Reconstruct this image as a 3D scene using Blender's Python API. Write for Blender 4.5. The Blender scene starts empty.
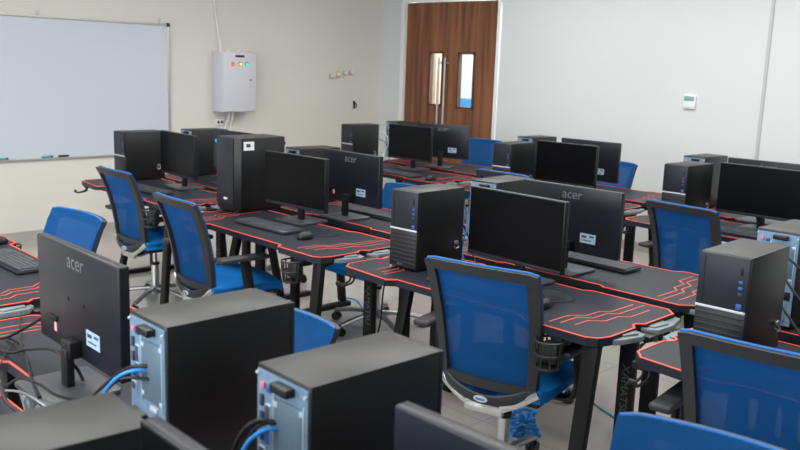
import bpy, bmesh, math, random
from mathutils import Vector, Matrix
random.seed(4)
C = bpy.context.scene.collection
PI = math.pi

# ------------------------------------------------------------------ materials
def mat(name, col, rough=.5, metal=0., spec=.5, emit=None, es=0., coat=0.):
    m = bpy.data.materials.new(name); m.use_nodes = True
    b = m.node_tree.nodes['Principled BSDF']
    b.inputs['Base Color'].default_value = (*col, 1)
    b.inputs['Roughness'].default_value = rough
    b.inputs['Metallic'].default_value = metal
    b.inputs['Specular IOR Level'].default_value = spec
    b.inputs['Coat Weight'].default_value = coat
    if emit:
        b.inputs['Emission Color'].default_value = (*emit, 1); b.inputs['Emission Strength'].default_value = es
    return m
def noisy(m, col2, scale=40., amt=.5, stretch=(1,1,1), detail=4., bump=0., lo=.35, hi=.65):
    nt = m.node_tree; b = nt.nodes['Principled BSDF']
    tc = nt.nodes.new('ShaderNodeTexCoord'); mp = nt.nodes.new('ShaderNodeMapping'); mp.inputs['Scale'].default_value = stretch
    n = nt.nodes.new('ShaderNodeTexNoise'); n.inputs['Scale'].default_value = scale; n.inputs['Detail'].default_value = detail
    r = nt.nodes.new('ShaderNodeMapRange'); r.inputs['From Min'].default_value = lo; r.inputs['From Max'].default_value = hi
    mx = nt.nodes.new('ShaderNodeMix'); mx.data_type = 'RGBA'
    mx.inputs['A'].default_value = b.inputs['Base Color'].default_value[:]
    mx.inputs['B'].default_value = (*col2, 1)
    r.inputs['To Max'].default_value = amt
    L = nt.links.new
    L(tc.outputs['Object'], mp.inputs['Vector']); L(mp.outputs['Vector'], n.inputs['Vector']); L(n.outputs['Fac'], r.inputs['Value'])
    L(r.outputs['Result'], mx.inputs['Factor']); L(mx.outputs['Result'], b.inputs['Base Color'])
    if bump:
        bp = nt.nodes.new('ShaderNodeBump'); bp.inputs['Strength'].default_value = bump; bp.inputs['Distance'].default_value = .002
        L(n.outputs['Fac'], bp.inputs['Height']); L(bp.outputs['Normal'], b.inputs['Normal'])
    return m
M = {}
M['case'] = noisy(mat('case_paint', (.0055,.0060,.0063), .42, spec=.5), (.0075,.008,.0083), 900, .6)
M['front'] = mat('tower_front_plastic', (.017,.018,.024), .42, spec=.3)
M['rib'] = mat('tower_rib_plastic', (.013,.013,.015), .45)
M['silver'] = mat('silver_plastic', (.62,.64,.68), .35, .3)
M['steel'] = noisy(mat('zinc_steel', (.22,.345,.47), .38, .35), (.15,.24,.34), 60, .5)
M['grille'] = noisy(mat('perforated_steel', (.13,.205,.27), .45, .3), (.08,.12,.16), 700, .8)
M['black'] = mat('black_plastic', (.008,.008,.009), .4, spec=.35)
M['blackmet'] = noisy(mat('black_powder_coat', (.013,.013,.014), .5), (.02,.02,.02), 300, .5, bump=.1)
M['screen'] = mat('screen_panel', (.003,.003,.0035), .32, spec=.12)
M['monback'] = noisy(mat('monitor_back_plastic', (.009,.011,.017), .34, spec=.36), (.012,.014,.020), 500, .5)
M['logo'] = mat('grey_logo_ink', (.13,.135,.145), .4)
M['label'] = mat('label_paper', (.36,.50,.62), .5)
M['ink'] = mat('label_ink', (.03,.045,.07), .6)
M['tab'] = mat('bright_zinc', (.48,.60,.70), .4, .3)
M['white'] = mat('white_plastic', (.75,.75,.74), .45)
M['top'] = noisy(mat('desk_carbon_top', (.014,.0155,.024), .46, spec=.24), (.020,.022,.033), 260, .6)
M['red'] = mat('red_edge_paint', (.80,.085,.045), .45)
M['redd'] = mat('red_decal_ink', (.55,.075,.045), .5)
M['wing'] = noisy(mat('grey_wing_plastic', (.15,.18,.195), .4), (.20,.23,.25), 30, .5)
M['leg'] = noisy(mat('desk_leg_steel', (.006,.006,.007), .5, spec=.25), (.009,.009,.009), 200, .5)
M['legtext'] = mat('leg_lettering', (.10,.10,.105), .5)
M['frame'] = noisy(mat('chair_frame_plastic', (.026,.027,.031), .5, spec=.35), (.033,.034,.038), 300, .5, bump=.1)
M['seat'] = noisy(mat('seat_fabric', (.006,.185,.56), .85, spec=.2), (.005,.145,.46), 350, .6, bump=.3)
M['alu'] = mat('polished_aluminium', (.62,.62,.62), .22, .9)
M['alum'] = mat('brushed_grey_metal', (.30,.31,.33), .35, .8)
M['keys'] = mat('keyboard_keys', (.055,.065,.075), .4)
M['kbody'] = mat('keyboard_body', (.030,.036,.042), .45)
M['blue'] = mat('blue_cable_jacket', (.02,.26,.70), .45)
M['bluep'] = mat('blue_port', (.02,.09,.36), .4)
M['pink'] = mat('pink_port', (.7,.18,.25), .4)
M['green'] = mat('green_port', (.1,.5,.3), .4)
M['board'] = mat('whiteboard_enamel', (.555,.60,.66), .22, spec=.5)
M['aluf'] = mat('aluminium_trim', (.50,.50,.49), .4, .6)
M['box'] = noisy(mat('box_enamel', (.60,.60,.655), .45), (.56,.56,.61), 20, .4)
M['bluemark'] = mat('badge_blue', (.05,.22,.55), .4)
M['joint'] = mat('joint_strip', (.42,.44,.43), .5)
M['teal'] = mat('teal_plastic', (.03,.35,.42), .4)
# chair mesh: woven net, lets part of the light through
def netmat():
    m = mat('chair_net', (.010,.112,.335), .8, spec=.2); nt = m.node_tree; b = nt.nodes['Principled BSDF']; out = nt.nodes['Material Output']
    tr = nt.nodes.new('ShaderNodeBsdfTransparent'); tl = nt.nodes.new('ShaderNodeBsdfTranslucent'); tl.inputs['Color'].default_value = (.010,.115,.40,1)
    a = nt.nodes.new('ShaderNodeMixShader'); a.inputs[0].default_value = .40
    c = nt.nodes.new('ShaderNodeMixShader'); c.inputs[0].default_value = .17
    tc = nt.nodes.new('ShaderNodeTexCoord'); w = nt.nodes.new('ShaderNodeTexWave'); w.inputs['Scale'].default_value = 60; w.bands_direction = 'Z'
    mr = nt.nodes.new('ShaderNodeMapRange'); mr.inputs['To Min'].default_value = .12; mr.inputs['To Max'].default_value = .28
    L = nt.links.new
    L(tc.outputs['Object'], w.inputs['Vector']); L(w.outputs['Fac'], mr.inputs['Value']); L(mr.outputs['Result'], c.inputs[0])
    L(b.outputs[0], a.inputs[1]); L(tl.outputs[0], a.inputs[2]); L(a.outputs[0], c.inputs[1]); L(tr.outputs[0], c.inputs[2]); L(c.outputs[0], out.inputs[0])
    return m
M['net'] = netmat()
def glassmat():
    m = bpy.data.materials.new('door_glass'); m.use_nodes = True; nt = m.node_tree; out = nt.nodes['Material Output']
    g = nt.nodes.new('ShaderNodeBsdfGlossy'); g.inputs['Roughness'].default_value = .05; t = nt.nodes.new('ShaderNodeBsdfTransparent'); t.inputs['Color'].default_value = (.9,.95,.95,1)
    x = nt.nodes.new('ShaderNodeMixShader'); x.inputs[0].default_value = .1
    nt.links.new(t.outputs[0], x.inputs[1]); nt.links.new(g.outputs[0], x.inputs[2]); nt.links.new(x.outputs[0], out.inputs[0]); return m
M['glass'] = glassmat()
def lamp(col, s): return mat('indicator_lamp', col, .3, emit=col, es=s)
def wallmat(name, col, col2):
    return noisy(mat(name, col, .65, spec=.25), col2, 1.3, .6, detail=3, bump=.0)
M['wall_l'] = wallmat('cream_wall_paint', (.665,.64,.585), (.64,.615,.56))
M['wall_b'] = wallmat('white_wall_paint', (.60,.625,.625), (.585,.61,.61))
M['wall_g'] = wallmat('light_cut_wall', (.13,.135,.14), (.12,.125,.13))  # unseen right wall, darkened to cut the light from that side
M['ceil'] = wallmat('ceiling_paint', (.80,.80,.79), (.77,.77,.76))
def woodmat():
    m = mat('door_veneer', (.26,.105,.048), .45); nt = m.node_tree; b = nt.nodes['Principled BSDF']
    tc = nt.nodes.new('ShaderNodeTexCoord'); mp = nt.nodes.new('ShaderNodeMapping'); mp.inputs['Scale'].default_value = (9,9,.35)
    n = nt.nodes.new('ShaderNodeTexNoise'); n.inputs['Scale'].default_value = 2.2; n.inputs['Detail'].default_value = 6
    r = nt.nodes.new('ShaderNodeValToRGB'); e = r.color_ramp.elements
    e[0].position = .33; e[0].color = (.088,.030,.013,1); e[1].position = .66; e[1].color = (.26,.098,.043,1)
    L = nt.links.new; L(tc.outputs['Object'], mp.inputs[0]); L(mp.outputs[0], n.inputs['Vector']); L(n.outputs['Fac'], r.inputs[0]); L(r.outputs[0], b.inputs['Base Color'])
    return m
M['wood'] = woodmat()
def floormat():
    m = mat('polished_floor_tile', (.36,.34,.31), .14, spec=.5); nt = m.node_tree; b = nt.nodes['Principled BSDF']
    tc = nt.nodes.new('ShaderNodeTexCoord'); br = nt.nodes.new('ShaderNodeTexBrick'); br.offset = 0
    br.inputs['Color1'].default_value = (.52,.495,.46,1); br.inputs['Color2'].default_value = (.49,.465,.43,1); br.inputs['Mortar'].default_value = (.32,.30,.28,1)
    br.inputs['Scale'].default_value = 1; br.inputs['Mortar Size'].default_value = .0025; br.inputs['Brick Width'].default_value = .6; br.inputs['Row Height'].default_value = .6
    n = nt.nodes.new('ShaderNodeTexNoise'); n.inputs['Scale'].default_value = 1.6; n.inputs['Detail'].default_value = 6; n.inputs['Distortion'].default_value = 1.2
    mx = nt.nodes.new('ShaderNodeMix'); mx.data_type = 'RGBA'; mx.blend_type = 'MULTIPLY'; mx.inputs['Factor'].default_value = .35
    L = nt.links.new; L(tc.outputs['Object'], br.inputs[0]); L(tc.outputs['Object'], n.inputs['Vector']); L(br.outputs[0], mx.inputs['A']); L(n.outputs['Color'], mx.inputs['B']); L(mx.outputs['Result'], b.inputs['Base Color'])
    return m
M['floor'] = floormat()
M['skirt'] = noisy(mat('skirting_tile', (.42,.39,.35), .3), (.36,.33,.3), 6, .5)

# ------------------------------------------------------------------ mesh helpers
class MB:
    def __init__(s): s.bm = bmesh.new()
    def box(s, c, d, bev=0., seg=2, rot=None, taper=None):
        b = bmesh.new(); bmesh.ops.create_cube(b, size=1)
        for v in b.verts:
            v.co = Vector((v.co.x*d[0], v.co.y*d[1], v.co.z*d[2]))
            if taper and v.co.z > 0: v.co.x *= taper[0]; v.co.y *= taper[1]
        if bev: bmesh.ops.bevel(b, geom=b.edges[:], offset=bev, segments=seg, affect='EDGES', profile=.5)
        mx = Matrix.Translation(c) @ (rot.to_matrix().to_4x4() if rot is not None else Matrix())
        s.add(b, mx); return s
    def add(s, b, mx=Matrix()):
        me = bpy.data.meshes.new('t'); b.transform(mx); b.to_mesh(me); b.free(); s.bm.from_mesh(me); bpy.data.meshes.remove(me)
    def bar(s, p0, p1, w, t, bev=.002, up=(0,0,1)):          # square bar from p0 to p1, w across, t along 'up'
        p0, p1 = Vector(p0), Vector(p1); z = (p1-p0); L = z.length; z.normalize()
        u = Vector(up); u = (u - z*u.dot(z)); 
        if u.length < 1e-4: u = Vector((0,1,0)); u = u - z*u.dot(z)
        u.normalize(); x = u.cross(z)
        b = bmesh.new(); bmesh.ops.create_cube(b, size=1)
        for v in b.verts: v.co = Vector((v.co.x*w, v.co.y*t, v.co.z*L))
        if bev: bmesh.ops.bevel(b, geom=b.edges[:], offset=bev, segments=2, affect='EDGES', profile=.5)
        m = Matrix((( x.x,u.x,z.x,0),(x.y,u.y,z.y,0),(x.z,u.z,z.z,0),(0,0,0,1)))
        s.add(b, Matrix.Translation((p0+p1)/2) @ m); return s
    def cyl(s, p0, p1, r0, r1=None, n=20, cap=True):
        r1 = r0 if r1 is None else r1; p0, p1 = Vector(p0), Vector(p1); d = p1-p0
        b = bmesh.new(); bmesh.ops.create_cone(b, cap_ends=cap, segments=n, radius1=r0, radius2=r1, depth=d.length)
        s.add(b, Matrix.Translation((p0+p1)/2) @ d.to_track_quat('Z','Y').to_matrix().to_4x4()); return s
    def tube(s, pts, r, n=8, smooth=6, flat=None):
        P = [Vector(p) for p in pts]
        if smooth and len(P) > 2:
            Q = []
            for i in range(len(P)-1):
                a = P[i-1] if i else P[0]*2-P[1]; b, c = P[i], P[i+1]; d = P[i+2] if i+2 < len(P) else P[-1]*2-P[-2]
                for k in range(smooth):
                    t = k/smooth; Q.append(.5*((2*b)+(c-a)*t+(2*a-5*b+4*c-d)*t*t+(3*b-a-3*c+d)*t**3))
            P = Q+[P[-1]]
        rings = []; u = None
        for i, p in enumerate(P):
            t = (P[min(i+1,len(P)-1)]-P[max(i-1,0)]).normalized()
            if u is None: u = Vector((0,0,1)) if abs(t.z) < .9 else Vector((1,0,0))
            u = (u-t*u.dot(t)).normalized(); w = t.cross(u)
            ra, rb = (r, r) if flat is None else flat
            rings.append([s.bm.verts.new(p+u*math.cos(2*PI*k/n)*ra+w*math.sin(2*PI*k/n)*rb) for k in range(n)])
        for a, b in zip(rings, rings[1:]):
            for k in range(n): s.bm.faces.new((a[k],a[(k+1)%n],b[(k+1)%n],b[k]))
        s.bm.faces.new(rings[0][::-1]); s.bm.faces.new(rings[-1]); return s
    def prism(s, poly, z0, z1, bev=0.):
        b = bmesh.new(); vs = [b.verts.new((x,y,z0)) for x,y in poly]; f = b.faces.new(vs)
        f.normal_update()
        if f.normal.z > 0: f.normal_flip()
        r = bmesh.ops.extrude_face_region(b, geom=[f])
        for v in [e for e in r['geom'] if isinstance(e, bmesh.types.BMVert)]: v.co.z = z1
        bmesh.ops.recalc_face_normals(b, faces=b.faces[:])
        if bev: bmesh.ops.bevel(b, geom=[e for e in b.edges if len(e.link_faces)==2 and e.calc_face_angle(0)>1], offset=bev, segments=2, affect='EDGES', profile=.5)
        s.add(b); return s
    def ribbon(s, pts, w, z0, z1, closed=False):                # flat strip following a polyline in XY
        n = len(pts); P = [Vector((p[0],p[1])) for p in pts]; Lf = []; Rt = []
        for i in range(n):
            a = P[(i-1)%n] if (closed or i) else P[i]; b = P[(i+1)%n] if (closed or i < n-1) else P[i]
            d0 = (P[i]-a); d1 = (b-P[i])
            if d0.length < 1e-6: d0 = d1
            if d1.length < 1e-6: d1 = d0
            n0 = Vector((-d0.y,d0.x)).normalized(); n1 = Vector((-d1.y,d1.x)).normalized(); m = (n0+n1)
            m = m.normalized() if m.length > 1e-6 else n0
            k = w/2/max(.5, m.dot(n0)); Lf.append(P[i]+m*k); Rt.append(P[i]-m*k)
        mk = lambda q, z: s.bm.verts.new((q.x,q.y,z))
        ring = [(mk(l,z1),mk(r_,z1),mk(r_,z0),mk(l,z0)) for l, r_ in zip(Lf, Rt)]
        for i in range(n if closed else n-1):
            a, b = ring[i], ring[(i+1)%n]
            for k in range(4): s.bm.faces.new((a[k],a[(k+1)%4],b[(k+1)%4],b[k]))
        if not closed: s.bm.faces.new(ring[0][::-1]); s.bm.faces.new(ring[-1])
        return s
    def build(s, name, m, parent=None, smooth=True):
        bmesh.ops.recalc_face_normals(s.bm, faces=s.bm.faces[:])
        me = bpy.data.meshes.new(name); s.bm.to_mesh(me); s.bm.free()
        me.materials.append(M[m] if isinstance(m, str) else m)
        if smooth:
            for p in me.polygons: p.use_smooth = True
            me.set_sharp_from_angle(angle=math.radians(32))
        o = bpy.data.objects.new(name, me); C.objects.link(o)
        if parent: o.parent = parent
        return o
def text(name, body, size, loc, rot, m, parent, depth=.0006):
    c = bpy.data.curves.new(name, 'FONT'); c.body = body; c.size = size; c.extrude = depth; c.align_x = 'CENTER'; c.align_y = 'CENTER'
    o = bpy.data.objects.new(name+'_t', c); C.objects.link(o)
    bpy.context.view_layer.update()
    me = bpy.data.meshes.new_from_object(o.evaluated_get(bpy.context.evaluated_depsgraph_get()))
    bpy.data.objects.remove(o); me.materials.clear(); me.materials.append(M[m])
    q = bpy.data.objects.new(name, me); C.objects.link(q); q.location = loc; q.rotation_euler = rot
    if parent: q.parent = parent
    return q
def thing(name, loc=(0,0,0), rz=0.):
    o = bpy.data.objects.new(name, None); C.objects.link(o); o.location = loc; o.rotation_euler = (0,0,rz); o.empty_display_size = .1; return o
def tag(o, label, cat, group=None):
    o['label'] = label; o['category'] = cat
    if group: o['group'] = group
    return o
def struct(o): o['kind'] = 'structure'; return o
def dup(o, parent=None):
    c = o.copy(); C.objects.link(c)
    if parent: c.parent = parent
    for ch in o.children: dup(ch, c)
    return c
class Kind:                                                     # first placement moves the prototype, later ones copy it
    def __init__(s, proto): s.proto = proto; s.used = False
    def put(s, x, y, z, rz, label, cat, group):
        o = dup(s.proto) if s.used else s.proto; s.used = True
        o.location = (x,y,z); o.rotation_euler = (0,0,rz); tag(o, label, cat, group); return o

# ------------------------------------------------------------------ room
XL, XR, YB, YF, H = -7.62, 3.2, 7.2, -3.0, 3.0
def sbox(name, a, b, m):
    c = [(p+q)/2 for p, q in zip(a,b)]; d = [abs(q-p) for p, q in zip(a,b)]
    return struct(MB().box(c, d).build(name, m, smooth=False))
sbox('floor', (-9.1,YF-.2,-.1), (XR+.2,9.2,0), 'floor')
sbox('ceiling', (-9.1,YF-.2,H), (XR+.2,9.2,H+.1), 'ceil')
sbox('wall_left', (XL-.15,YF-.2,0), (XL,YB+.15,H), 'wall_l')
sbox('wall_right', (XR,YF-.2,0), (XR+.15,YB+.15,H), 'wall_g')
DX0, DXS, DX1, DZ = -7.215, -6.59, -5.835, 2.375
w = MB()
for a, b in (((XL,YB,0),(DX0-.03,YB+.15,H)), ((DX1+.03,YB,0),(XR,YB+.15,H)), ((DX0-.03,YB,DZ+.03),(DX1+.03,YB+.15,H))):
    w.box([(p+q)/2 for p,q in zip(a,b)], [q-p for p,q in zip(a,b)])
struct(w.build('wall_back', 'wall_b', smooth=False))
WX = [(-5.0,-3.2),(-2.4,-.6),(.2,2.6)]
w = MB(); WZ0, WZ1 = .95, 2.45
xs = [XL]+[v for p in WX for v in p]+[XR]
for i in range(0, len(xs), 2): w.box(((xs[i]+xs[i+1])/2, YF-.075, H/2), (xs[i+1]-xs[i], .15, H))
for a, b in WX:
    w.box(((a+b)/2, YF-.075, WZ0/2), (b-a, .15, WZ0)); w.box(((a+b)/2, YF-.075, (WZ1+H)/2), (b-a, .15, H-WZ1))
struct(w.build('wall_front', 'wall_b', smooth=False))
for i, (a, b) in enumerate(WX):
    f = MB()
    for x in (a+.025, (a+b)/2, b-.025): f.box((x, YF-.06, (WZ0+WZ1)/2), (.05, .05, WZ1-WZ0))
    for z in (WZ0+.025, WZ1-.025): f.box(((a+b)/2, YF-.06, z), (b-a, .05, .05))
    struct(f.build('window_%d' % (i+1), 'aluf', smooth=False))
sbox('baseboard_left', (XL,YF,0), (XL+.012,YB,.085), 'skirt')
sbox('baseboard_back', (DX1+.08,YB-.012,0), (XR,YB,.085), 'skirt')
sbox('trim_1', (-2.985,YB-.010,0), (-2.96,YB,H), 'joint')                      # vertical joint strip on the white wall
# door frame and leaves
f = MB()
for x in (DX0-.035, DX1+.008): f.box((x, YB-.004, DZ/2), (.055 if x < -7 else .022, .05, DZ))
f.box(((DX0+DX1)/2, YB-.004, DZ+.02), (DX1-DX0+.09, .05, .035))
struct(f.build('trim_2', 'white', smooth=False))
def leaf(name, x0, x1, wx0, wx1, wz0, wz1, hx):
    y0, y1 = YB+.005, YB+.045; m = MB(); g = .003
    x0 += g; x1 -= g
    for a, b in (((x0,.008),(wx0,DZ-.005)), ((wx1,.008),(x1,DZ-.005)), ((wx0,.008),(wx1,wz0)), ((wx0,wz1),(wx1,DZ-.005))):
        m.box(((a[0]+b[0])/2, (y0+y1)/2, (a[1]+b[1])/2), (b[0]-a[0], y1-y0, b[1]-a[1]))
    o = struct(m.build(name, 'wood', smooth=False))
    fr = MB(); t = .022
    for x in (wx0, wx1): fr.box((x, (y0+y1)/2, (wz0+wz1)/2), (t, y1-y0+.014, wz1-wz0+t))
    for z in (wz0, wz1): fr.box(((wx0+wx1)/2, (y0+y1)/2, z), (wx1-wx0+t, y1-y0+.014, t))
    fo = fr.build('vision_frame', mat('dark_veneer', (.09,.032,.016), .5), o, False)
    MB().box(((wx0+wx1)/2, (y0+y1)/2, (wz0+wz1)/2), (wx1-wx0, .006, wz1-wz0)).build('pane', 'glass', o, False)
    h = MB().cyl((hx,y0-.06,.80),(hx,y0-.06,1.76),.011)
    for z in (.90,1.70): h.cyl((hx,y0,z),(hx,y0-.06,z),.009)
    h.build('handle', 'aluf', o)
    return o
leaf('door_1', DX0, DXS, -6.818, -6.625, 1.225, 1.815, -6.628)
leaf('door_2', DXS, DX1, -6.385, -6.160, 1.215, 1.810, -6.535)
sbox('wall_corridor', (-9.1,9.0,0), (-3.0,9.1,H), 'wall_b')
sbox('wall_corridor_end', (-3.0,YB+.15,0), (-2.9,9.1,H), 'wall_b')
sbox('wall_corridor_side', (-9.1,YB+.15,0), (-9.0,9.1,H), 'wall_l')
# brown panel added to tint the left door glass; blue board in the corridor
t = thing('brown_backing', (-7.90,8.35,0))
MB().box((0,0,1.0),(.70,.45,2.0),.006).build('body', mat('brown_laminate',(.30,.20,.14),.5), t)
for sx in (-1,1):
    d = MB().box((sx*.172,-.235,1.0),(.338,.02,1.9),.003).build('door', mat('brown_laminate_door',(.36,.25,.18),.5), t)
    MB().cyl((sx*.03,-.26,.95),(sx*.03,-.26,1.1),.006).build('handle','alu',d)
tag(t, 'brown backing panel added in the corridor, seen through the narrow glass beside the door handles', 'brown_backing')
t = thing('notice_board', (-7.82,8.995,1.03))
MB().box((0,0,0),(.9,.02,.42),.004).build('panel', mat('blue_board',(.02,.20,.46),.5), t)
MB().box((0,-.012,.02),(.75,.004,.05)).build('stripe', mat('pale_blue',(.25,.5,.7),.5), t)
tag(t, 'blue board on the corridor wall, seen through the bright door glass', 'board')

# ------------------------------------------------------------------ wall things
t = thing('whiteboard', (XL,0,0)); y0, y1, z0, z1 = .70, 4.318, .728, 1.963
MB().box((.014,(y0+y1)/2,(z0+z1)/2),(.016,y1-y0,z1-z0)).build('panel','board',t,False)
f = MB()
for z in (z0, z1): f.box((.016,(y0+y1)/2,z),(.024,y1-y0+.02,.022),.003)
for y in (y0, y1): f.box((.016,y,(z0+z1)/2),(.024,.022,z1-z0),.003)
f.build('frame','aluf',t)
for y in (y0,y1):
    for z in (z0,z1): MB().box((.017,y,z),(.030,.036,.036),.006).build('corner_cap', 'black' if z==z1 else 'aluf', t)
for y in (3.07,4.235): MB().box((.010,y,z1+.035),(.006,.018,.055),.002).build('hanger','aluf',t)
MB().cyl((.022,4.284,z1-.032),(.027,4.284,z1-.032),.010).build('magnet','aluf',t)
tag(t, 'large whiteboard in an aluminium frame on the cream wall', 'whiteboard')
for y, m, l in ((2.705,'teal','teal whiteboard marker on the bottom rail, further from the computers'),(3.094,'teal','teal whiteboard marker on the bottom rail, the middle of three'),(3.239,'black','dark whiteboard marker on the bottom rail, closest to the computers')):
    t = thing('marker', (XL+.035,y,z0+.011+.008)); MB().cyl((0,-.045,0),(0,.03,0),.008).build('barrel',m,t); MB().cyl((0,.03,0),(0,.05,0),.0075).build('cap','black',t)
    tag(t, l, 'marker', 'markers on the whiteboard rail')
t = thing('control_box', (XL,5.025,1.43))
MB().box((.094,0,0),(.188,.41,.605),.006).build('enclosure','box',t)
dr = MB().box((.194,0,0),(.012,.398,.590),.004).build('door','box',t)
MB().box((.202,.0,.262),(.006,.11,.022),.002).build('name_strip','black',dr)
for y, c in ((-.080,(1,.13,.03)),(.004,(1,.55,.05)),(.084,(.05,.75,.42))):
    MB().cyl((.198,y,.184),(.206,y,.184),.021).build('lamp_ring','black',dr)
    MB().cyl((.204,y,.182),(.217,y,.182),.016,.012).build('indicator_lamp', lamp(c,1.1), dr)
lk = MB().box((.202,.125,-.012),(.008,.022,.10),.003).build('latch','silver',dr)
MB().cyl((.205,.125,.023),(.212,.125,.023),.009).build('keyhole','black',lk)
for y in (-.15,-.06,.06): MB().cyl((.07,y,.30),(.07,y,.325),.014).build('cable_gland','white',t)
tag(t, 'grey metal control box with red, amber and green lamps on the cream wall', 'control box')
tag(MB().tube([(XL+.012,4.84,2.99),(XL+.012,4.84,2.3),(XL+.016,4.865,2.05),(XL+.05,4.90,1.738)],.008).build('conduit','white'), 'thin pale conduit running down the cream wall into the control box', 'conduit')
for y,yy,l in ((4.985,4.97,'nearer the socket'),(5.03,5.035,'farther from the socket')):
    tag(MB().tube([(XL+.07,y,1.13),(XL+.05,y,1.05),(XL+.012,yy,.97),(XL+.009,yy,.80)],.010).build('conduit','white'), 'white conduit leaving the underside of the control box, the one '+l, 'conduit', 'conduits under the control box')
t = thing('wall_socket', (XL,4.90,1.015)); MB().box((.012,0,0),(.024,.085,.06),.004).build('plate','white',t)
for y in (-.022,.02): MB().cyl((.022,y,0),(.027,y,0),.014).build('outlet','black',t)
tag(t, 'small wall socket under the control box', 'socket')
for y,z,k,l in ((6.40,1.51,'white','pale clip on the cream wall, first of the little cluster counted from the control box'),(6.50,1.53,'y','yellowish wall fitting on the cream wall between three pale clips'),(6.60,1.55,'white','pale round clip on the cream wall just past the yellowish fitting'),(6.70,1.555,'white','pale round clip on the cream wall closest to the door corner')):
    t = thing('wall_clip', (XL,y,z)); big = k == 'y'
    MB().box((.010,0,0),(.02,.055,.085 if big else .05),.006).build('base', mat('aged_plastic',(.62,.48,.25),.5) if big else mat('grey_clip_plastic',(.42,.39,.36),.5), t)
    MB().cyl((.02,0,0),(.045,0,.0),.018).build('stub','white',t)
    tag(t, l, 'wall clip', 'fittings on the cream wall')
t = thing('wall_hook', (XL,6.765,1.18)); MB().box((.004,0,0),(.008,.03,.09),.003).build('plate','black',t); MB().tube([(.008,0,.02),(.04,0,.015),(.045,0,-.02),(.03,0,-.035)],.006).build('hook','black',t)
tag(t, 'small black hook on the cream wall beside the corner', 'hook')
t = thing('thermostat', (-3.615,YB,1.425))
MB().box((0,-.011,0),(.115,.026,.125),.008).build('housing','white',t)
MB().box((0,-.025,.030),(.095,.004,.042),.002).build('display', mat('grey_green_display',(.20,.33,.33),.3), t)
MB().box((0,-.025,-.044),(.10,.004,.010),.002).build('button_bar', 'silver', t)
tag(t, 'white thermostat with grey-green display on the white wall', 'thermostat')

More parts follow.
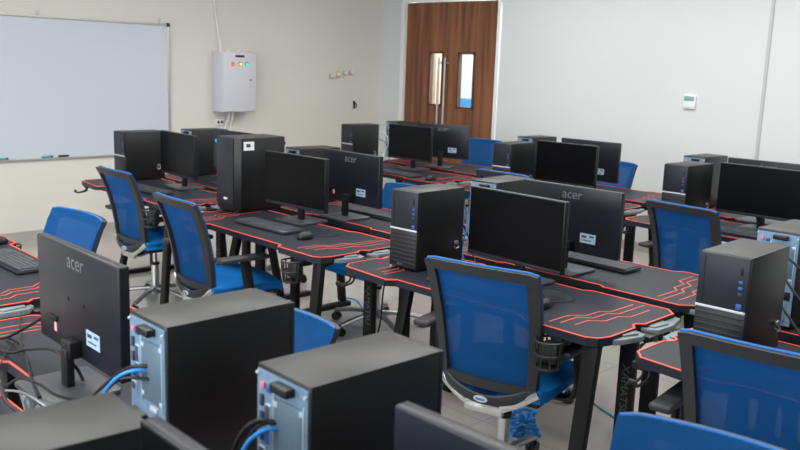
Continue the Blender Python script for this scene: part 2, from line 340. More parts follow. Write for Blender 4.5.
# ------------------------------------------------------------------ desk (front edge faces -Y, origin at the middle of the front edge on the floor)
DW, DD = .693, .575
def desk_outline(i=0.):
    P = [(-DW,.07),(-.655,.022),(-.40,0),(-.375,0),(-.345,.035),(.335,.035),(.365,0),(.64,0),(.675,.022),(DW,.07),
         (DW,.235),(DW-.022,.265),(DW-.022,.30),(DW,.325),(DW,.53),(DW-.045,DD),
         (.30,DD),(.27,DD-.022),(-.27,DD-.022),(-.30,DD),(-DW+.045,DD),(-DW,.53),(-DW,.325),(-DW+.022,.30),(-DW+.022,.265),(-DW,.235)]
    return P
def make_desk():
    t = thing('gaming_desk'); P = desk_outline()
    MB().prism(P, .718, .7475).build('tabletop','top',t,False)
    # red painted rim: thin band round the upper edge of the top
    cx, cy = 0, DD/2
    inn = [(x-(.0045 if x > 0 else -.0045), y+(.0045 if y < cy else -.0045)) for x, y in P]
    MB().ribbon(inn, .0072, .7445, .7495, True).build('rim','red',t,False)
    zt = (.7470, .7485)
    for s in (-1,1):
        d = MB()
        for k, (xo, ya, yb) in enumerate(((.205,.06,.52),(.170,.08,.545),(.120,.10,.50))):
            X = s*(DW-xo); j = s*.045
            d.ribbon([(X-j,ya),(X-j,.185),(X,.23),(X,.32),(X+j*.7,.355),(X+j*.7,yb)], .0062, *zt)
        d.build('decal','redd',t,False)
    for s in (-1,1):                                            # angular grey end pieces that fill the gap to the next desk
        m = MB(); q = lambda pts: [(s*x,y) for x,y in pts]
        m.prism(q([(.655,.11),(.690,.085),(.712,.12),(.738,.215),(.730,.25),(.655,.27)]), .714, .734, .002)
        m.prism(q([(.655,.31),(.705,.305),(.738,.335),(.742,.43),(.715,.54),(.655,.55)]), .714, .734, .002)
        m.prism(q([(.66,.15),(.700,.15),(.722,.215),(.66,.245)]), .730, .742, .002)
        m.prism(q([(.66,.34),(.715,.335),(.728,.42),(.66,.46)]), .730, .740, .002)
        m.build('end_piece','wing',t)
        MB().prism(q([(.65,.26),(.745,.255),(.745,.315),(.65,.32)]), .700, .722, .002).build('cable_slot','black',t)
    J = .76
    # right-hand end frame
    r = MB(); r.bar((J-.11,.035,.715),(J-.145,.0,.03),.058,.032,up=(0,1,0)); r.build('leg','leg',t)
    lg = MB().bar((J-.20,.45,.715),(J-.20,.45,.03),.066,.034,up=(0,1,0)).build('leg','leg',t)
    text('lettering', 'XAMATSU', .047, (J-.20,.4325,.42), (PI/2, PI/2, 0), 'legtext', lg)
    MB().bar((J-.17,-.04,.016),(J-.17,.56,.016),.05,.03).build('foot_bar','leg',t)
    MB().bar((J-.125,.03,.706),(J-.19,.50,.706),.05,.024).build('top_bar','leg',t)
    # left-hand end frame
    MB().bar((-J+.12,.45,.715),(-J+.12,.30,.03),.058,.034,up=(0,1,0)).build('leg','leg',t)
    MB().bar((-J+.25,.50,.715),(-J+.25,.50,.03),.07,.03,up=(0,1,0)).build('leg','leg',t)
    MB().bar((-J+.09,.06,.016),(-J+.09,.56,.016),.05,.03).build('foot_bar','leg',t)
    MB().bar((-J+.09,.05,.706),(-J+.09,.52,.706),.05,.024).build('top_bar','leg',t)
    MB().bar((-J+.15,.47,.695),(J-.20,.47,.695),.03,.035).build('stretcher','leg',t)
    # cup holder under the right end of the front edge, headphone hook under the left end
    c = MB(); n = 20; x0, y0 = .50,-.015
    for z, r_ in ((.705,.052),(.655,.050),(.605,.042)): c.tube([(x0+r_*math.cos(2*PI*k/n), y0+r_*math.sin(2*PI*k/n), z) for k in range(n+1)], .005, 6, 0)
    for k in range(8):
        a = 2*PI*k/8; c.tube([(x0+.052*math.cos(a),y0+.052*math.sin(a),.705),(x0+.042*math.cos(a),y0+.042*math.sin(a),.605)],.004,6,0)
    c.cyl((x0,y0,.60),(x0,y0,.606),.044); c.box((x0,.06,.695),(.05,.07,.045),.004)
    c.box((x0,y0+.02,.655),(.075,.05,.08),.012)
    c.build('cup_holder','blackmet',t)
    h = MB(); hx = -.64
    for o in (-.012,.012): h.tube([(hx+o,.05,.712),(hx+o,.05,.685),(hx+o,.03,.672),(hx+o,-.025,.668),(hx+o,-.032,.685)],.005,6,3)
    h.tube([(hx-.012,-.032,.685),(hx+.012,-.032,.685)],.005,6,0); h.box((hx,.05,.712),(.045,.03,.012))
    h.build('headphone_hook','blackmet',t)
    return t
desk = Kind(make_desk())
G = 'gaming desks with red edges'
MX = [-5.33,-3.71,-2.165,-.62]
for x, y, rz, l in (
    (-5.335,2.640,-.035,'black red-edged gaming desk by the whiteboard, under the lone tower against the board'),
    (-3.71,2.495,-.012,'black red-edged gaming desk carrying the tall tower with a white sticker'),
    (-2.177,2.465,0,'black red-edged gaming desk with the silver-striped tower and large dark screen, at the room\'s centre'),
    (-.655,2.405,0,'black red-edged gaming desk under the big silver-striped tower beside a blue mesh chair'),
    (-5.33,3.845,PI-.035,'red-edged gaming desk behind the whiteboard-side desk, below the control box'),
    (-3.71,3.765,PI-.012,'red-edged gaming desk carrying the logo-backed monitor behind the white-stickered tower'),
    (-2.177,3.700,PI,'red-edged gaming desk carrying the logo-backed monitor and white-topped keyboard, at the centre'),
    (-.62,3.675,PI,'red-edged gaming desk holding the tower with exposed ports beside the blue-backed chair'),
    (-5.24,4.915,-.03,'red-edged gaming desk in front of the wood door, under the dark screen'),
    (-3.66,4.800,-.03,'red-edged gaming desk in the row before the white wall, in the middle of three'),
    (-2.08,4.700,-.03,'red-edged gaming desk below the thermostat, under the wide dark screen'),
    (-5.24,6.20,PI-.03,'red-edged gaming desk closest to the wood door, holding the turned monitor'),
    (-3.66,6.08,PI-.03,'red-edged gaming desk closest to the white wall, its chair pushed in beside the door end'),
    (-2.08,5.97,PI-.03,'red-edged gaming desk closest to the white wall, below its vertical grey strip'),
    (-3.79,1.515,PI-.03,'red-edged gaming desk with the dark keyboard beside the blue chair near the whiteboard'),
    (-2.24,1.430,PI-.01,'red-edged gaming desk under the rear-facing monitor with trailing black cables'),
    (-.70,1.435,PI,'red-edged gaming desk under the rear-facing tower with the blue cable, closest to the centre aisle'),
    (-2.24,.225,0,'red-edged gaming desk with tangled cables along its back edge'),
    (-.70,.225,0,'red-edged gaming desk under the tower whose grey top fills the bottom corner')):
    desk.put(x,y,0,rz,l,'desk',G)

# ------------------------------------------------------------------ desktop tower (front faces -Y, origin at the bottom centre)
TW, TD, TH = .163,.334,.36
def make_tower():
    t = thing('computer_tower'); hw, hd = TW/2, TD/2
    MB().box((0,.003,.008+TH/2-.004),(TW,TD-.020,TH-.008),.003).build('case','case',t)
    f = MB().box((0,-hd+.0115,.012+.085),(TW-.002,.023,.172),.003).build('front_grille','rib',t)
    r = MB()
    for k in range(8): r.box((0,-hd-.001,.035+.0185*k),(TW-.012,.006,.007),.002)
    r.build('louvre','rib',f)
    text('maker_logo','acer',.020,(-.012,-hd-.0048,.028),(PI/2,0,0),'logo',f)
    p = MB().box((0,-hd+.006,.186+.086),(TW-.002,.012,.173),.004).build('front_panel','front',t)
    MB().box((-hw+.020,-hd-.0003,.272),(.003,.002,.150)).build('groove','black',p)
    MB().box((hw-.024,-hd-.0006,.318),(.008,.003,.028),.001).build('power_button','black',p)
    for z, m in ((.281,'bluep'),(.262,'bluep'),(.243,'ink')): MB().box((hw-.024,-hd-.0006,z),(.013,.003,.010),.001).build('port',m,p)
    MB().box((hw-.024,-hd-.0006,.203),(.018,.002,.018),.001).build('sticker','bluep',p)
    MB().box((0,-hd-.0005,.1855),(TW-.003,.006,.0075),.001).build('accent_strip','silver',t)
    # rear (faces +Y)
    b = MB().box((0,hd-.006,.010+.172),(TW-.010,.006,.338)).build('rear_plate','steel',t,False)
    y = hd-.002
    g = MB().box((-.022,y,.245),(.090,.003,.135),.002); g.build('fan_grille','grille',b)
    for px, pz in ((-.060,.305),(-.060,.185),(.016,.300),(.018,.19)): MB().box((px,y,pz),(.014,.004,.014),.003).build('bracket_tab','tab',b)
    MB().box((-.014,hd+.006,.338),(.052,.022,.017),.003).build('latch','black',b)
    for px, pz, w_, h_, m in ((.056,.325,.012,.012,'pink'),(.036,.322,.014,.012,'bluep'),(.060,.295,.010,.022,'ink'),(.060,.262,.010,.022,'ink'),(.060,.228,.010,.022,'bluep'),
                              (.040,.272,.014,.036,'ink'),(.040,.232,.014,.036,'bluep'),(.058,.195,.016,.016,'ink')):
        MB().box((px,y+.001,pz),(w_,.006,h_),.0015).build('port',m,b)
    for px, pz, w_, h_ in ((.040,.272,.018,.042),(.040,.232,.018,.042),(.058,.195,.021,.021)): MB().box((px,y,pz),(w_,.005,h_),.002).build('port_rim','tab',b)
    for px in (-.0675,.0235): MB().box((px,y,.245),(.003,.004,.150),.001).build('pressed_edge','tab',b)
    for k in range(2): MB().box((.010,y,.135-.022*k),(.085,.004,.010),.001).build('slot_opening','black',b)
    MB().box((-.030,y,.165),(.030,.006,.010),.001).build('seal','silver',b)
    MB().box((-.050,y,.125),(.034,.008,.030),.002).build('power_socket','black',b)
    MB().box((-.030,y,.060),(.050,.005,.075),.002).build('slot_bracket','steel',b)
    for px, pz in ((-.073,.340),(.073,.345),(-.045,.09)): MB().cyl((px,y,pz),(px,y+.004,pz),.003,n=10).build('screw','silver',b)
    # chrome cable lock on the side, near the back
    k = MB().box((hw+.005,hd-.060,.105),(.012,.026,.016),.004); k.tube([(hw+.008,hd-.06,.10),(hw+.012,hd-.05,.085),(hw+.010,hd-.07,.078),(hw+.008,hd-.08,.09)],.004,6,4)
    k.build('side_lock','alum',t)
    for sx in (-1,1):
        for sy in (-1,1): MB().cyl((sx*.06,sy*.125,0),(sx*.06,sy*.125,.012),.010,n=12).build('foot','black',t)
    return t
tower = Kind(make_tower()); DZT = .7485
G = 'black desktop towers with a silver front strip'
def put_tower(x, y, rot, l, rear=False):       # x, y = corner of the box nearest to -X, -Y
    c, s = math.cos(rot), math.sin(rot); cx, cy = TW/2, TD/2
    tower.put(x+cx*c-cy*s, y+cx*s+cy*c, DZT, rot+(PI if rear else 0), l, 'computer tower', G)
put_tower(-2.715,2.649,.04,'black tower with silver strip, standing between the tall stickered tower and the largest dark screen')
put_tower(-1.199,2.552,.03,'black tower with silver strip behind the blue mesh chair, beside the centre aisle')
put_tower(-2.598,4.91,-.03,'black tower with silver strip below the thermostat, before the wide dark screen')
put_tower(-4.06,5.02,.05,'black tower with silver strip between the door-side blue chair and a dark screen')
put_tower(-5.97,5.15,.0,'black tower with silver strip standing alone before the corner of cream and white walls')
put_tower(-5.97,2.93,.0,'black tower with silver strip standing before the whiteboard edge')
put_tower(-1.680,.845,-.02,'rear-facing black tower right next to the cable-trailing monitor, blue cable in its ports',True)
put_tower(-1.233,.867,-.03,'rear-facing black tower with a long grey top, beside the blue-grey monitor back',True)
put_tower(-2.738,3.215,.05,'rear-facing black tower half hidden behind the largest dark screen, beside a logo-backed monitor',True)
put_tower(-1.265,3.135,-.03,'rear-facing black tower with exposed ports, behind the aisle-side striped tower',True)
put_tower(-5.965,3.48,.0,'rear-facing black tower in front of the control box, behind the turned screen',True)
put_tower(-4.452,3.36,-.05,'rear-facing black tower showing only its top above the screen beside the stickered tower',True)
put_tower(-4.365,5.70,-.03,'rear-facing black tower before the white wall beside the door, behind a striped tower',True)
put_tower(-2.80,5.55,-.03,'rear-facing black tower below the thermostat, behind the striped tower there',True)
put_tower(-6.12,5.86,.0,'rear-facing black tower peeking over the dark screen in front of the door',True)
put_tower(-1.302,.282,-.10,'black tower filling the bottom corner, only its grey top and side showing')

# tall gaming-style tower with sticker
t = thing('computer_tower', (-4.325,3.008,DZT), .02); w_, d_, h_ = .215,.355,.452
prof = [(-w_/2,-d_/2+.02),(-w_/2+.012,-d_/2),(w_/2-.03,-d_/2),(w_/2,-d_/2+.03),(w_/2,d_/2),(-w_/2,d_/2)]
MB().prism(prof,.02,h_,.004).build('case','case',t)
MB().prism([(-w_/2+.01,-d_/2-.006),(w_/2-.034,-d_/2-.006),(w_/2-.034,-d_/2+.002),(-w_/2+.01,-d_/2+.002)],.05,h_-.012,.003).build('front_panel','front',t)
lo = MB(); lo.box((0,-d_/2-.008,.085),(.038,.005,.012),.004); lo.build('front_badge','white',t)
MB().box((-w_/2+.006,-d_/2-.002,h_-.03),(.012,.012,.022),.004).build('power_light', lamp((.02,.28,.8),.5), t)
st = MB().box((w_/2+.0006,-d_/2+.085,h_-.048),(.0016,.075,.052)).build('sticker','white',t,False)
MB().box((w_/2+.0014,-d_/2+.080,h_-.045),(.0016,.03,.020)).build('print','ink',st,False)
MB().box((0,0,.012),(w_-.02,d_-.04,.022),.003).build('base','black',t)
MB().box((w_/2-.01,d_/2+.004,.41),(.012,.012,.02),.003).build('thumbscrew','black',t)
tag(t, 'tall black tower with a chamfered front, white sticker on its side', 'computer tower')

# ------------------------------------------------------------------ monitor (screen faces -Y, origin on the desk under the panel)
MW, MH, MZ = .526,.305,.085
def make_monitor():
    t = thing('monitor'); zc = MZ+MH/2
    b = MB().box((0,.016,zc),(MW,.026,MH),.006,3).build('back_shell','monback',t)
    bz = MB().box((0,.002,zc),(MW-.002,.006,MH-.002),.002).build('bezel','black',t)
    MB().box((0,-.0010,zc+.008),(MW-.012,.002,MH-.026)).build('screen','screen',t,False)
    MB().box((0,-.0012,MZ+.009),(MW-.006,.003,.014),.001).build('chin','front',bz)
    text('maker_logo','acer',.062,(-.005,.0295,MZ+MH*.87),(PI/2,0,PI),'logo',b)
    lb = MB().box((-.105,.0295,MZ+.075),(.082,.002,.044)).build('label','label',b,False)
    for x,z,w_,h_ in ((-.085,MZ+.083,.026,.010),(-.125,MZ+.086,.024,.007),(-.10,MZ+.066,.05,.004)): MB().box((x,.0307,z),(w_,.001,h_)).build('print','ink',lb,False)
    for x in (-.05,.05): MB().cyl((x,.028,MZ+.155),(x,.031,MZ+.155),.006,n=12).build('screw','black',b)
    MB().box((.16,.030,MZ+.075),(.055,.006,.016),.002).build('socket','black',b)
    MB().box((.145,.0295,MZ+.052),(.016,.002,.026)).build('sticker', mat('pink_sticker',(.75,.4,.42),.5), b, False)
    nk = MB().box((0,.044,MZ+.03),(.062,.040,.050),.006); nk.box((0,.058,.060),(.042,.024,.112),.005); nk.build('neck','black',t)
    P = []
    for cx, cy, a0 in ((.10,.145,0),(-.10,.145,90),(-.10,-.025,180),(.10,-.025,270)):
        for k in range(6): a = math.radians(a0+18*k); P.append((cx+.02*math.cos(a), cy+.02*math.sin(a)))
    MB().prism(P, 0, .012, .003).build('base', mat('stand_base_plastic',(.05,.055,.06),.35), t)
    return t
monitor = Kind(make_monitor()); G = 'flat monitors on grey stands'
def put_mon(x, y, rz, l, dz=0): return monitor.put(x,y,DZT,rz,l,'monitor',G)
put_mon(-2.178,2.862,-.05,'monitor with the largest dark screen, beside the striped tower at the centre')
put_mon(-3.825,2.955,.05,'monitor with dark screen standing right beside the tall stickered tower')
put_mon(-5.327,3.08,-.08,'monitor with dark screen in front of the whiteboard-side tower')
put_mon(-3.78,3.365,PI-.02,'rear-facing monitor with a pale label, behind the screen beside the stickered tower')
put_mon(-2.185,3.315,PI,'rear-facing monitor with bright logo and pale label, behind the largest dark screen')
put_mon(-5.30,3.56,PI+.02,'rear-facing monitor mostly hidden behind the tall stickered tower')
put_mon(-5.275,5.345,.0,'monitor with dark screen in front of the wood door, showing its face')
put_mon(-3.560,5.245,.0,'monitor with dark screen before the white wall, beside the door-side striped tower')
put_mon(-2.045,5.06,-.02,'monitor with dark screen below the thermostat, beside the striped tower there')
put_mon(-5.285,5.80,PI+.36,'rear-facing monitor turned aslant before the wood door')
put_mon(-3.625,5.68,PI,'rear-facing monitor with a grey label, before the white wall and beside a pulled-in blue chair')
put_mon(-2.17,5.47,PI,'rear-facing monitor showing only its top rim over the wide dark screen')
put_mon(-2.195,.985,PI-.02,'rear-facing monitor with trailing black cables and a pale label, beside the blue-cabled tower')
put_mon(-.615,.905,PI,'rear-facing blue-grey monitor standing just past the long grey tower top')
put_mon(-.812,.548,-.03,'monitor showing only a thin lit top edge beside the corner tower')

# ------------------------------------------------------------------ swivel chair (faces +Y, origin on the floor)
def cr(tab, z):
    for (a, b), (c, d) in zip(tab, tab[1:]):
        if z <= c: k = (z-a)/(c-a); return b+(d-b)*k
    return tab[-1][1]
BACKY = [(.40,-.180),(.48,-.185),(.56,-.192),(.64,-.204),(.72,-.222),(.80,-.247),(.88,-.278),(.96,-.314)]
BACKW = [(.40,.198),(.50,.208),(.65,.220),(.80,.228),(.96,.232)]
Z0, Z1 = .445, .930
def bp(u, v, off=0.):
    z = Z0+(Z1-Z0)*v
    z2 = z - (.007*max(0,(abs(u)-.8)/.2)**2 if v > .93 else 0) + .004*(1-u*u)*max(0,(v-.5)*2)
    return Vector((u*cr(BACKW,z), cr(BACKY,z)+.030*u*u+off, z2))
def shell(us, vs, keep, thick, off=0.):
    m = MB(); g = {}
    for i, u in enumerate(us):
        for j, v in enumerate(vs): g[i,j] = (bp(u,v,off+thick/2), bp(u,v,off-thick/2))
    V = {}
    def vert(k, s):
        if (k,s) not in V: V[k,s] = m.bm.verts.new(g[k][s])
        return V[k,s]
    cells = {(i,j) for i in range(len(us)-1) for j in range(len(vs)-1) if keep(i,j)}
    for i, j in cells:
        q = [(i,j),(i+1,j),(i+1,j+1),(i,j+1)]
        m.bm.faces.new([vert(k,0) for k in q][::-1]); m.bm.faces.new([vert(k,1) for k in q])
        for (a, b), nb in (((0,1),(i,j-1)),((1,2),(i+1,j)),((2,3),(i,j+1)),((3,0),(i-1,j))):
            if nb not in cells: m.bm.faces.new([vert(q[a],0),vert(q[b],0),vert(q[b],1),vert(q[a],1)])
    return m
def make_chair():
    t = thing('office_chair')
    us = [-1,-.91,-.82]+[-.82+1.64*k/10 for k in range(1,10)]+[.82,.91,1]; vs = [0,.07]+[.07+.85*k/14 for k in range(1,14)]+[.92,.96,1]
    nu, nv = len(us)-1, len(vs)-1
    shell(us, vs, lambda i,j: i < 2 or i >= nu-2 or j < 1 or j >= nv-2, .022, -.012).build('back_frame','frame',t)
    u2 = [-1.006+2.012*k/16 for k in range(17)]; v2 = [-.06]+[1.008*k/18 for k in range(19)]
    shell(u2, v2, lambda i,j: True, .005, .004).build('back_net','net',t)
    MB().tube([bp(-.99+1.98*k/12,1.004,.002) for k in range(13)],.005,8,0).build('top_piping', mat('chair_piping',(.012,.125,.40),.7), t)
    # lumbar bow below the frame, badge on it
    lb = MB().tube([(-.196,-.165,.466),(-.145,-.192,.436),(-.07,-.206,.412),(0,-.208,.404),(.07,-.206,.412),(.145,-.192,.436),(.196,-.165,.466)],.02,10,5,flat=(.022,.010)).build('lumbar_bow','frame',t)
    e = MB(); b = bmesh.new(); bmesh.ops.create_cone(b, cap_ends=True, segments=24, radius1=1, radius2=.96, depth=1); e.add(b, Matrix.Translation((0,-.220,.408)) @ Matrix.Rotation(PI/2,4,'X') @ Matrix.Diagonal((.030,.012,.006,1)))
    bd = e.build('badge','silver',lb); MB().box((0,-.2235,.408),(.040,.001,.009),.0004).build('print','bluemark',bd)
    # polished bracket: two arms and a centre block
    a = MB()
    for s in (-1,1):
        a.tube([(s*.214,-.172,.460),(s*.14,-.186,.412),(s*.075,-.188,.376)],.02,10,5,flat=(.017,.012))
    a.box((0,-.186,.366),(.165,.026,.046),.008,3)
    a.tube([(0,-.18,.358),(0,-.12,.350),(0,-.02,.375)],.02,10,5,flat=(.014,.045))
    a.build('back_bracket','alu',t)
    # seat
    s_ = MB(); b = bmesh.new(); bmesh.ops.create_cube(b, size=1)
    for v in b.verts: v.co = Vector((v.co.x*.50, v.co.y*.47, v.co.z*.07))
    bmesh.ops.subdivide_edges(b, edges=b.edges[:], cuts=7, use_grid_fill=True)
    for v in b.verts:
        x, y, z = v.co; k = (abs(x)/.25)**4+(abs(y)/.235)**4
        if z > 0: z -= .02*min(1,k)*1.0; z += .006*(1-min(1,k))
        if z < 0: x *= .94; y *= .95
        if y > .15: z -= .035*((y-.15)/.085)**2
        rr = (abs(x)/.25)**6+(abs(y)/.235)**6
        if rr > 1: sc = rr**(-1/6.); x *= sc; y *= sc
        v.co = Vector((x,y+.045,z+.457))
    s_.add(b); s_.build('seat','seat',t)
    MB().box((0,.04,.408),(.42,.40,.022),.008).box((0,.0,.385),(.16,.22,.03),.008).build('seat_pan','black',t)
    MB().tube([(.08,.03,.388),(.20,.05,.385),(.27,.05,.380)],.006,8,3).build('lever','black',t)
    for s in (-1,1):
        ar = MB().tube([(s*.20,.0,.405),(s*.272,.0,.412),(s*.302,-.005,.46),(s*.305,-.02,.54),(s*.300,-.03,.622)],.02,10,5,flat=(.014,.030)).build('armrest','black',t)
        MB().box((s*.300,-.045,.635),(.075,.29,.026),.011,3).build('arm_pad','frame',ar)
    # gas lift, star base, castors
    MB().cyl((0,0,.09),(0,0,.27),.026).build('column_cover','alu',t); MB().cyl((0,0,.268),(0,0,.284),.031).build('collar','black',t)
    MB().cyl((0,0,.25),(0,0,.385),.015).build('gas_lift','alu',t)
    bs = MB().cyl((0,0,.070),(0,0,.125),.042,.034)
    for k in range(5):
        a_ = 2*PI*k/5+.3; d = Vector((math.cos(a_),math.sin(a_),0))
        bs.tube([d*.02+Vector((0,0,.105)), d*.15+Vector((0,0,.095)), d*.305+Vector((0,0,.068))],.016,8,3,flat=(.014,.020))
    bs.build('star_base','alum',t)
    for k in range(5):
        a_ = 2*PI*k/5+.3; d = Vector((math.cos(a_),math.sin(a_),0)); n = Vector((-d.y,d.x,0)); p = d*.300
        w_ = MB()
        for o in (-.014,.014): w_.cyl(p+n*(o-.008)+Vector((0,0,.027)), p+n*(o+.008)+Vector((0,0,.027)), .027, n=18)
        w_.cyl(p+Vector((0,0,.03)),p+Vector((0,0,.068)),.009,n=10); w_.box(p+Vector((0,0,.045)),(.032,.032,.028),.008)
        w_.build('caster','black',t)
    return t
chair = Kind(make_chair()); G = 'blue mesh office chairs'
def put_chair(tx, ty, rz, l, sz=1.):          # tx, ty = middle of the backrest's top edge
    # the top edge sits .30 m behind the chair's middle
    x = tx - math.sin(rz)*.30; y = ty + math.cos(rz)*.30
    chair.put(x,y,0,rz,l,'chair',G).scale = (1,1,sz)
put_chair(-1.918,2.318,.21,'blue mesh chair seen from behind, pushed to the desk with the largest dark screen',1.02)
put_chair(-.868,2.265,.12,'blue mesh chair seen from behind, at the big aisle-side tower')
put_chair(-5.16,2.505,-.01,'blue mesh chair at the desk beside the whiteboard, back toward us')
put_chair(-3.955,2.245,-.06,'blue mesh chair with grey armrests at the desk of the tall stickered tower')
put_chair(-2.25,4.46,-.14,'blue mesh chair seen from behind, below the thermostat desk')
put_chair(-3.61,4.55,-.03,'blue mesh chair showing only its top edge before the door-side striped tower',1.03)
put_chair(-5.20,4.62,.05,'blue mesh chair half hidden behind a logo-backed monitor, before the door desk')
put_chair(-3.79,1.70,PI+.06,'bright blue chair facing us near the whiteboard, behind the cable-trailing monitor')
put_chair(-2.05,1.565,PI+.12,'bright blue chair facing us, one corner of its back above the long tower tops',.96)
put_chair(-.66,1.635,PI+.12,'bright blue chair facing us at the bottom edge beside the aisle')
put_chair(-5.60,6.82,PI+.05,'bright blue chair facing us in front of the wood door')
put_chair(-3.76,6.24,PI+.02,'bright blue chair facing us against the white wall')
put_chair(-3.80,3.91,PI+.0,'blue chair whose seat shows beneath the desk of the tall stickered tower',.955)
put_chair(-5.15,4.0,PI,'blue chair whose seat shows beneath the whiteboard-side desk')
put_chair(-2.53,3.92,PI-.05,'blue chair hidden behind the bright-logo monitor, wheels showing under the desk')

# ------------------------------------------------------------------ keyboards and mice
def make_keyboard():
    t = thing('keyboard'); MB().box((0,0,.010),(.445,.135,.016),.004).build('body','kbody',t)
    k = MB()
    for r in range(6):
        n = 15 if r else 12
        for c in range(n+6):
            x = -.205+.0200*c+(.006 if c >= n else 0)
            if x > .21: break
            if r == 0 and 3 < c < 8: k.box((-.205+.02*3.0+.10,-.052,.020),(.09,.015,.006)) if c == 4 else None; continue
            k.box((x,-.052+.0205*r,.020),(.0165,.0165,.006))
    k.build('key','keys',t,False)['kind'] = 'stuff'
    MB().box((0,.062,.016),(.44,.010,.012),.003).build('rear_ridge','black',t)
    return t
keyboard = Kind(make_keyboard()); G = 'dark keyboards'
for x,y,rz,l in ((-3.78,2.745,.02,'grey-lit keyboard in front of the tall stickered tower'),(-5.30,2.84,.03,'dark keyboard behind the whiteboard-side chair'),
    (-2.20,2.66,.03,'dark keyboard hidden behind the centre chair\'s back'),(-2.17,3.49,PI-.02,'grey keyboard sticking out past the bright-logo monitor'),
    (-3.75,3.505,PI,'grey keyboard showing below the pale-labelled monitor behind the stickered tower'),(-5.08,5.02,.0,'dark keyboard before the wood door screen'),
    (-2.12,4.88,.0,'dark keyboard below the wide screen near the thermostat'),(-3.74,1.36,PI+.0,'dark keyboard near the bright blue chair by the whiteboard')):
    keyboard.put(x,y,DZT,rz,l,'keyboard',G)
def make_mouse():
    t = thing('computer_mouse'); b = bmesh.new(); bmesh.ops.create_uvsphere(b, u_segments=24, v_segments=14, radius=1)
    for v in b.verts:
        v.co = Vector((v.co.x*.032*(1-.12*v.co.y), v.co.y*.054, max(v.co.z,-.3)*.030+.010))
    m = MB(); m.add(b); m.build('body','black',t)
    MB().cyl((-.004,.028,.031),(.004,.028,.031),.008,n=14).build('wheel','frame',t)
    MB().tube([(0,.052,.008),(.01,.085,.004),(.045,.115,.004),(.06,.16,.004),(.04,.22,.004)],.002,6).build('cord','black',t)
    return t
mouse = Kind(make_mouse()); G = 'black mice'
for x,y,rz,l in ((-3.425,2.725,.1,'black mouse beside the keyboard of the tall stickered tower'),(-1.865,2.665,.2,'black mouse beside the centre chair\'s back'),
    (-4.70,5.03,.0,'black mouse on the desk before the wood door'),(-4.17,1.44,PI,'black mouse by the keyboard closest to the whiteboard')):
    mouse.put(x,y,DZT,rz,l,'mouse',G)

# ------------------------------------------------------------------ cables
def cable(pts, r, m, l, g=None, name='cable', extra=None):
    b = MB().tube(pts, r*.75, 8, 8)
    return tag(b.build(name, m), l, 'cable', g)
G = 'cables on the desks'
zt = .7575
cable([(-2.345,1.02,.905),(-2.45,1.0,.895),(-2.508,.985,.865),(-2.55,.955,.832),(-2.66,.93,.775),(-2.75,.92,zt),(-2.9,.90,zt)],.0065,'black','black cable leaving the back of the cable-trailing monitor',G)
cable([(-2.185,.965,.765),(-2.205,.955,.800),(-2.235,.93,.833),(-2.294,.92,.838),(-2.44,.91,.800),(-2.57,.90,zt),(-2.75,.87,zt)],.0062,'black','black cable arching from the foot of the cable-trailing monitor',G)
cable([(-2.72,.955,zt),(-2.58,.945,.775),(-2.50,.92,.785),(-2.41,.90,.778),(-2.35,.885,zt),(-2.27,.86,zt),(-2.15,.83,.762)],.0075,'black','thick black cable looping over the red desk edge behind the cable-trailing monitor',G)
cable([(-2.964,1.094,zt),(-2.818,1.034,zt),(-2.72,1.005,.765),(-2.667,.971,zt),(-2.592,.912,zt),(-2.475,.846,zt)],.003,'black','thin black cable with a tie on the open desktop',G)
cable([(-2.30,.80,zt),(-2.26,.825,.785),(-2.17,.84,.79),(-2.10,.86,.775),(-2.03,.93,zt)],.005,'black','black cable crossing the desk gap below the cable-trailing monitor',G)
cable([(-2.28,.77,zt),(-2.20,.79,.775),(-2.12,.80,.78),(-2.02,.82,.765),(-1.93,.84,zt)],.0045,'alum','grey cable in the tangle along the desk gap',G)
cable([(-2.35,.74,zt),(-2.28,.76,.79),(-2.20,.75,.80),(-2.13,.74,.78),(-2.05,.76,zt)],.007,'black','thick black coil of cable at the desk gap',G)
cable([(-1.590,.858,.990),(-1.61,.82,.995),(-1.65,.80,.97),(-1.69,.79,.92),(-1.71,.80,.84),(-1.69,.815,zt)],.0055,'blue','blue network cable plugged into the tower next to the cable-trailing monitor',G)
cable([(-1.578,.858,1.005),(-1.62,.83,1.0),(-1.68,.83,.972),(-1.745,.83,.929),(-1.824,.84,.879),(-1.908,.85,.820),(-1.96,.86,zt)],.0055,'black','black cable from the blue-cabled tower to the monitor beside it',G)
cable([(-1.575,.858,.975),(-1.63,.81,.975),(-1.70,.805,.93),(-1.77,.81,.86),(-1.83,.83,zt)],.005,'black','second black cable drooping from the blue-cabled tower',G)
cable([(-1.158,.880,1.0),(-1.172,.85,1.003),(-1.20,.83,.975),(-1.225,.825,.92),(-1.235,.825,.83),(-1.22,.82,zt)],.0055,'blue','blue network cable plugged into the tower with the long grey top',G)
cable([(-1.160,.880,1.01),(-1.19,.845,1.015),(-1.225,.835,.985),(-1.250,.83,.93),(-1.262,.83,.84),(-1.25,.84,zt)],.006,'black','outer black cable from the tower with the long grey top',G)
cable([(-1.155,.880,1.012),(-1.18,.855,1.012),(-1.21,.845,.985),(-1.235,.84,.92),(-1.245,.845,.83),(-1.23,.86,zt)],.006,'black','inner black cable beside the blue one at the tower with the long grey top',G)
cable([(-2.585,2.99,1.03),(-2.575,3.02,.98),(-2.565,3.01,.92),(-2.572,3.0,.86),(-2.583,3.0,.80),(-2.57,3.0,zt)],.006,'blue','blue network cable hanging behind the tower at the room\'s centre',G)
cable([(-2.60,2.985,.95),(-2.585,3.02,.90),(-2.56,3.04,.82),(-2.50,3.01,zt),(-2.40,2.99,zt)],.005,'black','black cable behind the tower at the room\'s centre',G)
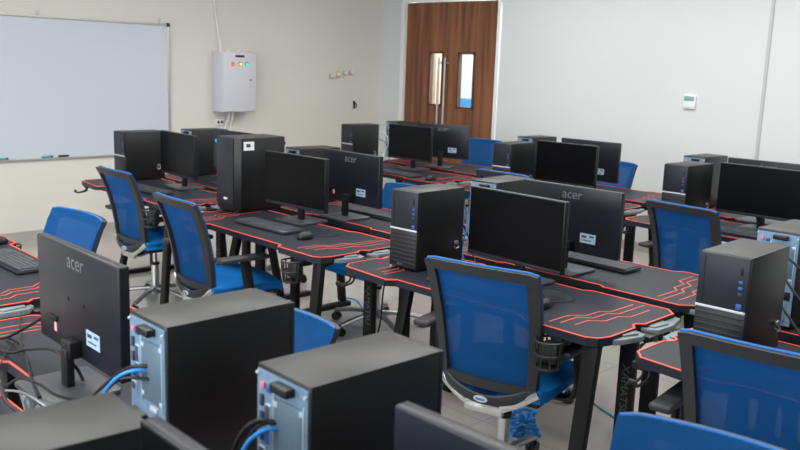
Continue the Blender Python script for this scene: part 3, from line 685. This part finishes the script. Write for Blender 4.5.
cable([(-5.86,5.475,1.03),(-5.80,5.52,1.04),(-5.72,5.50,1.0),(-5.69,5.49,.93),(-5.73,5.48,.86),(-5.70,5.42,zt)],.004,'white','pale cable looping behind the lone tower by the wall corner',G)
cable([(-5.84,5.475,.98),(-5.76,5.52,.94),(-5.70,5.50,.88),(-5.64,5.46,.80),(-5.60,5.40,zt)],.004,'black','dark cable looping behind the lone tower by the wall corner',G)
cable([(-1.16,3.135,1.04),(-1.13,3.09,1.03),(-1.07,3.06,1.0),(-.95,3.04,.90),(-.85,3.04,zt)],.006,'black','upper black cable out of the exposed-port tower by the aisle',G)
cable([(-1.17,3.135,.96),(-1.13,3.09,.95),(-1.06,3.05,.90),(-.95,3.03,.80),(-.88,3.02,zt)],.006,'black','middle black cable out of the exposed-port tower by the aisle',G)
cable([(-1.18,3.135,.88),(-1.15,3.09,.87),(-1.08,3.05,.82),(-1.0,3.0,zt)],.006,'black','lower black cable out of the exposed-port tower by the aisle',G)
cable([(-1.90,2.74,zt),(-1.86,2.80,zt),(-1.93,2.86,.77),(-2.0,2.82,.765),(-1.95,2.76,.762),(-1.85,2.80,zt)],.0022,'black','thin loop of mouse cord behind the centre chair\'s back',G)
G = 'cables on the floor'
cable([(-4.435,3.896,.006),(-4.324,3.912,.006),(-4.073,3.752,.006),(-3.697,3.427,.006)],.006,'blue','blue cable on the floor under the stickered tower\'s desk',G)
cable([(-2.75,4.05,.006),(-2.606,3.999,.006),(-2.428,3.815,.006),(-2.191,3.616,.006),(-1.961,3.504,.006),(-1.8,3.45,.006)],.006,'teal','teal cable across the shiny floor beside the desk legs',G)
cable([(-3.05,2.98,.69),(-3.08,2.97,.5),(-3.12,2.99,.3),(-3.2,3.0,.1),(-3.3,3.05,.006),(-3.5,3.15,.006)],.006,'black','black cable hanging under the desk of the stickered tower',G)
cp = []
for k in range(90):
    a = 2*PI*k/15; r = .060+.022*math.sin(k*1.7); cp.append((-2.165+r*math.cos(a)+.010*math.sin(k*.9), 2.985+r*math.sin(a), .022+.018*(k/15)+.008*math.sin(k*2.3)))
tag(MB().tube(cp,.0075,7,2).build('cable_coil','blue'), 'coiled blue network cable on the floor behind the centre chair', 'cable')

# ------------------------------------------------------------------ light
def area(name, loc, rot, sx, sy, power, col):
    l = bpy.data.lights.new(name,'AREA'); l.shape = 'RECTANGLE'; l.size = sx; l.size_y = sy; l.energy = power; l.color = col
    o = bpy.data.objects.new(name,l); C.objects.link(o); o.location = loc; o.rotation_euler = rot; return o
for i, (a, b) in enumerate(WX):
    area('daylight_window', ((a+b)/2, YF+.02, (WZ0+WZ1)/2), (PI/2,0,0), b-a-.1, WZ1-WZ0-.1, (70,60,80)[i], (.84,.93,1.0))
for x in (-4.9,-2.9,-.9):
    for y in (-.8,1.5,3.6,5.7): area('ceiling_lamp', (x,y,H-.03), (0,0,0), 1.7,1.1, 32, (1.0,.985,.955))
area('corridor_fill', (-6.3,8.2,H-.05), (0,0,0), 1.2,.3, 300, (.95,.98,1))  # unseen fill light added to brighten the corridor behind the door glass
w = bpy.data.worlds.new('sky'); bpy.context.scene.world = w; w.use_nodes = True
bg = w.node_tree.nodes['Background']; bg.inputs[0].default_value = (.80,.90,1,1); bg.inputs[1].default_value = 2.0

# ------------------------------------------------------------------ camera
cam = bpy.data.cameras.new('camera'); co = bpy.data.objects.new('camera', cam); C.objects.link(co)
yaw, pitch, roll, f = -.78619, .18523, .034878, 849.7
cy, sy = math.cos(yaw), math.sin(yaw)
fwd = Vector((sy*math.cos(pitch), cy*math.cos(pitch), -math.sin(pitch))); rt = Vector((cy,-sy,0)); up = rt.cross(fwd)
r2 = rt*math.cos(roll)+up*math.sin(roll); u2 = -rt*math.sin(roll)+up*math.cos(roll)
m = Matrix(((r2.x,u2.x,-fwd.x,0),(r2.y,u2.y,-fwd.y,0),(r2.z,u2.z,-fwd.z,1.653),(0,0,0,1)))
co.matrix_world = m
cam.sensor_width = 36; cam.lens = f/800*36; cam.clip_start = .02
cam.dof.use_dof = True; cam.dof.focus_distance = 3.3; cam.dof.aperture_fstop = 5.0
sc = bpy.context.scene; sc.camera = co
sc.view_settings.view_transform = 'Standard'; sc.view_settings.look = 'None'; sc.view_settings.gamma = 1; sc.view_settings.use_curve_mapping = False
sc.view_settings.exposure = 0.08
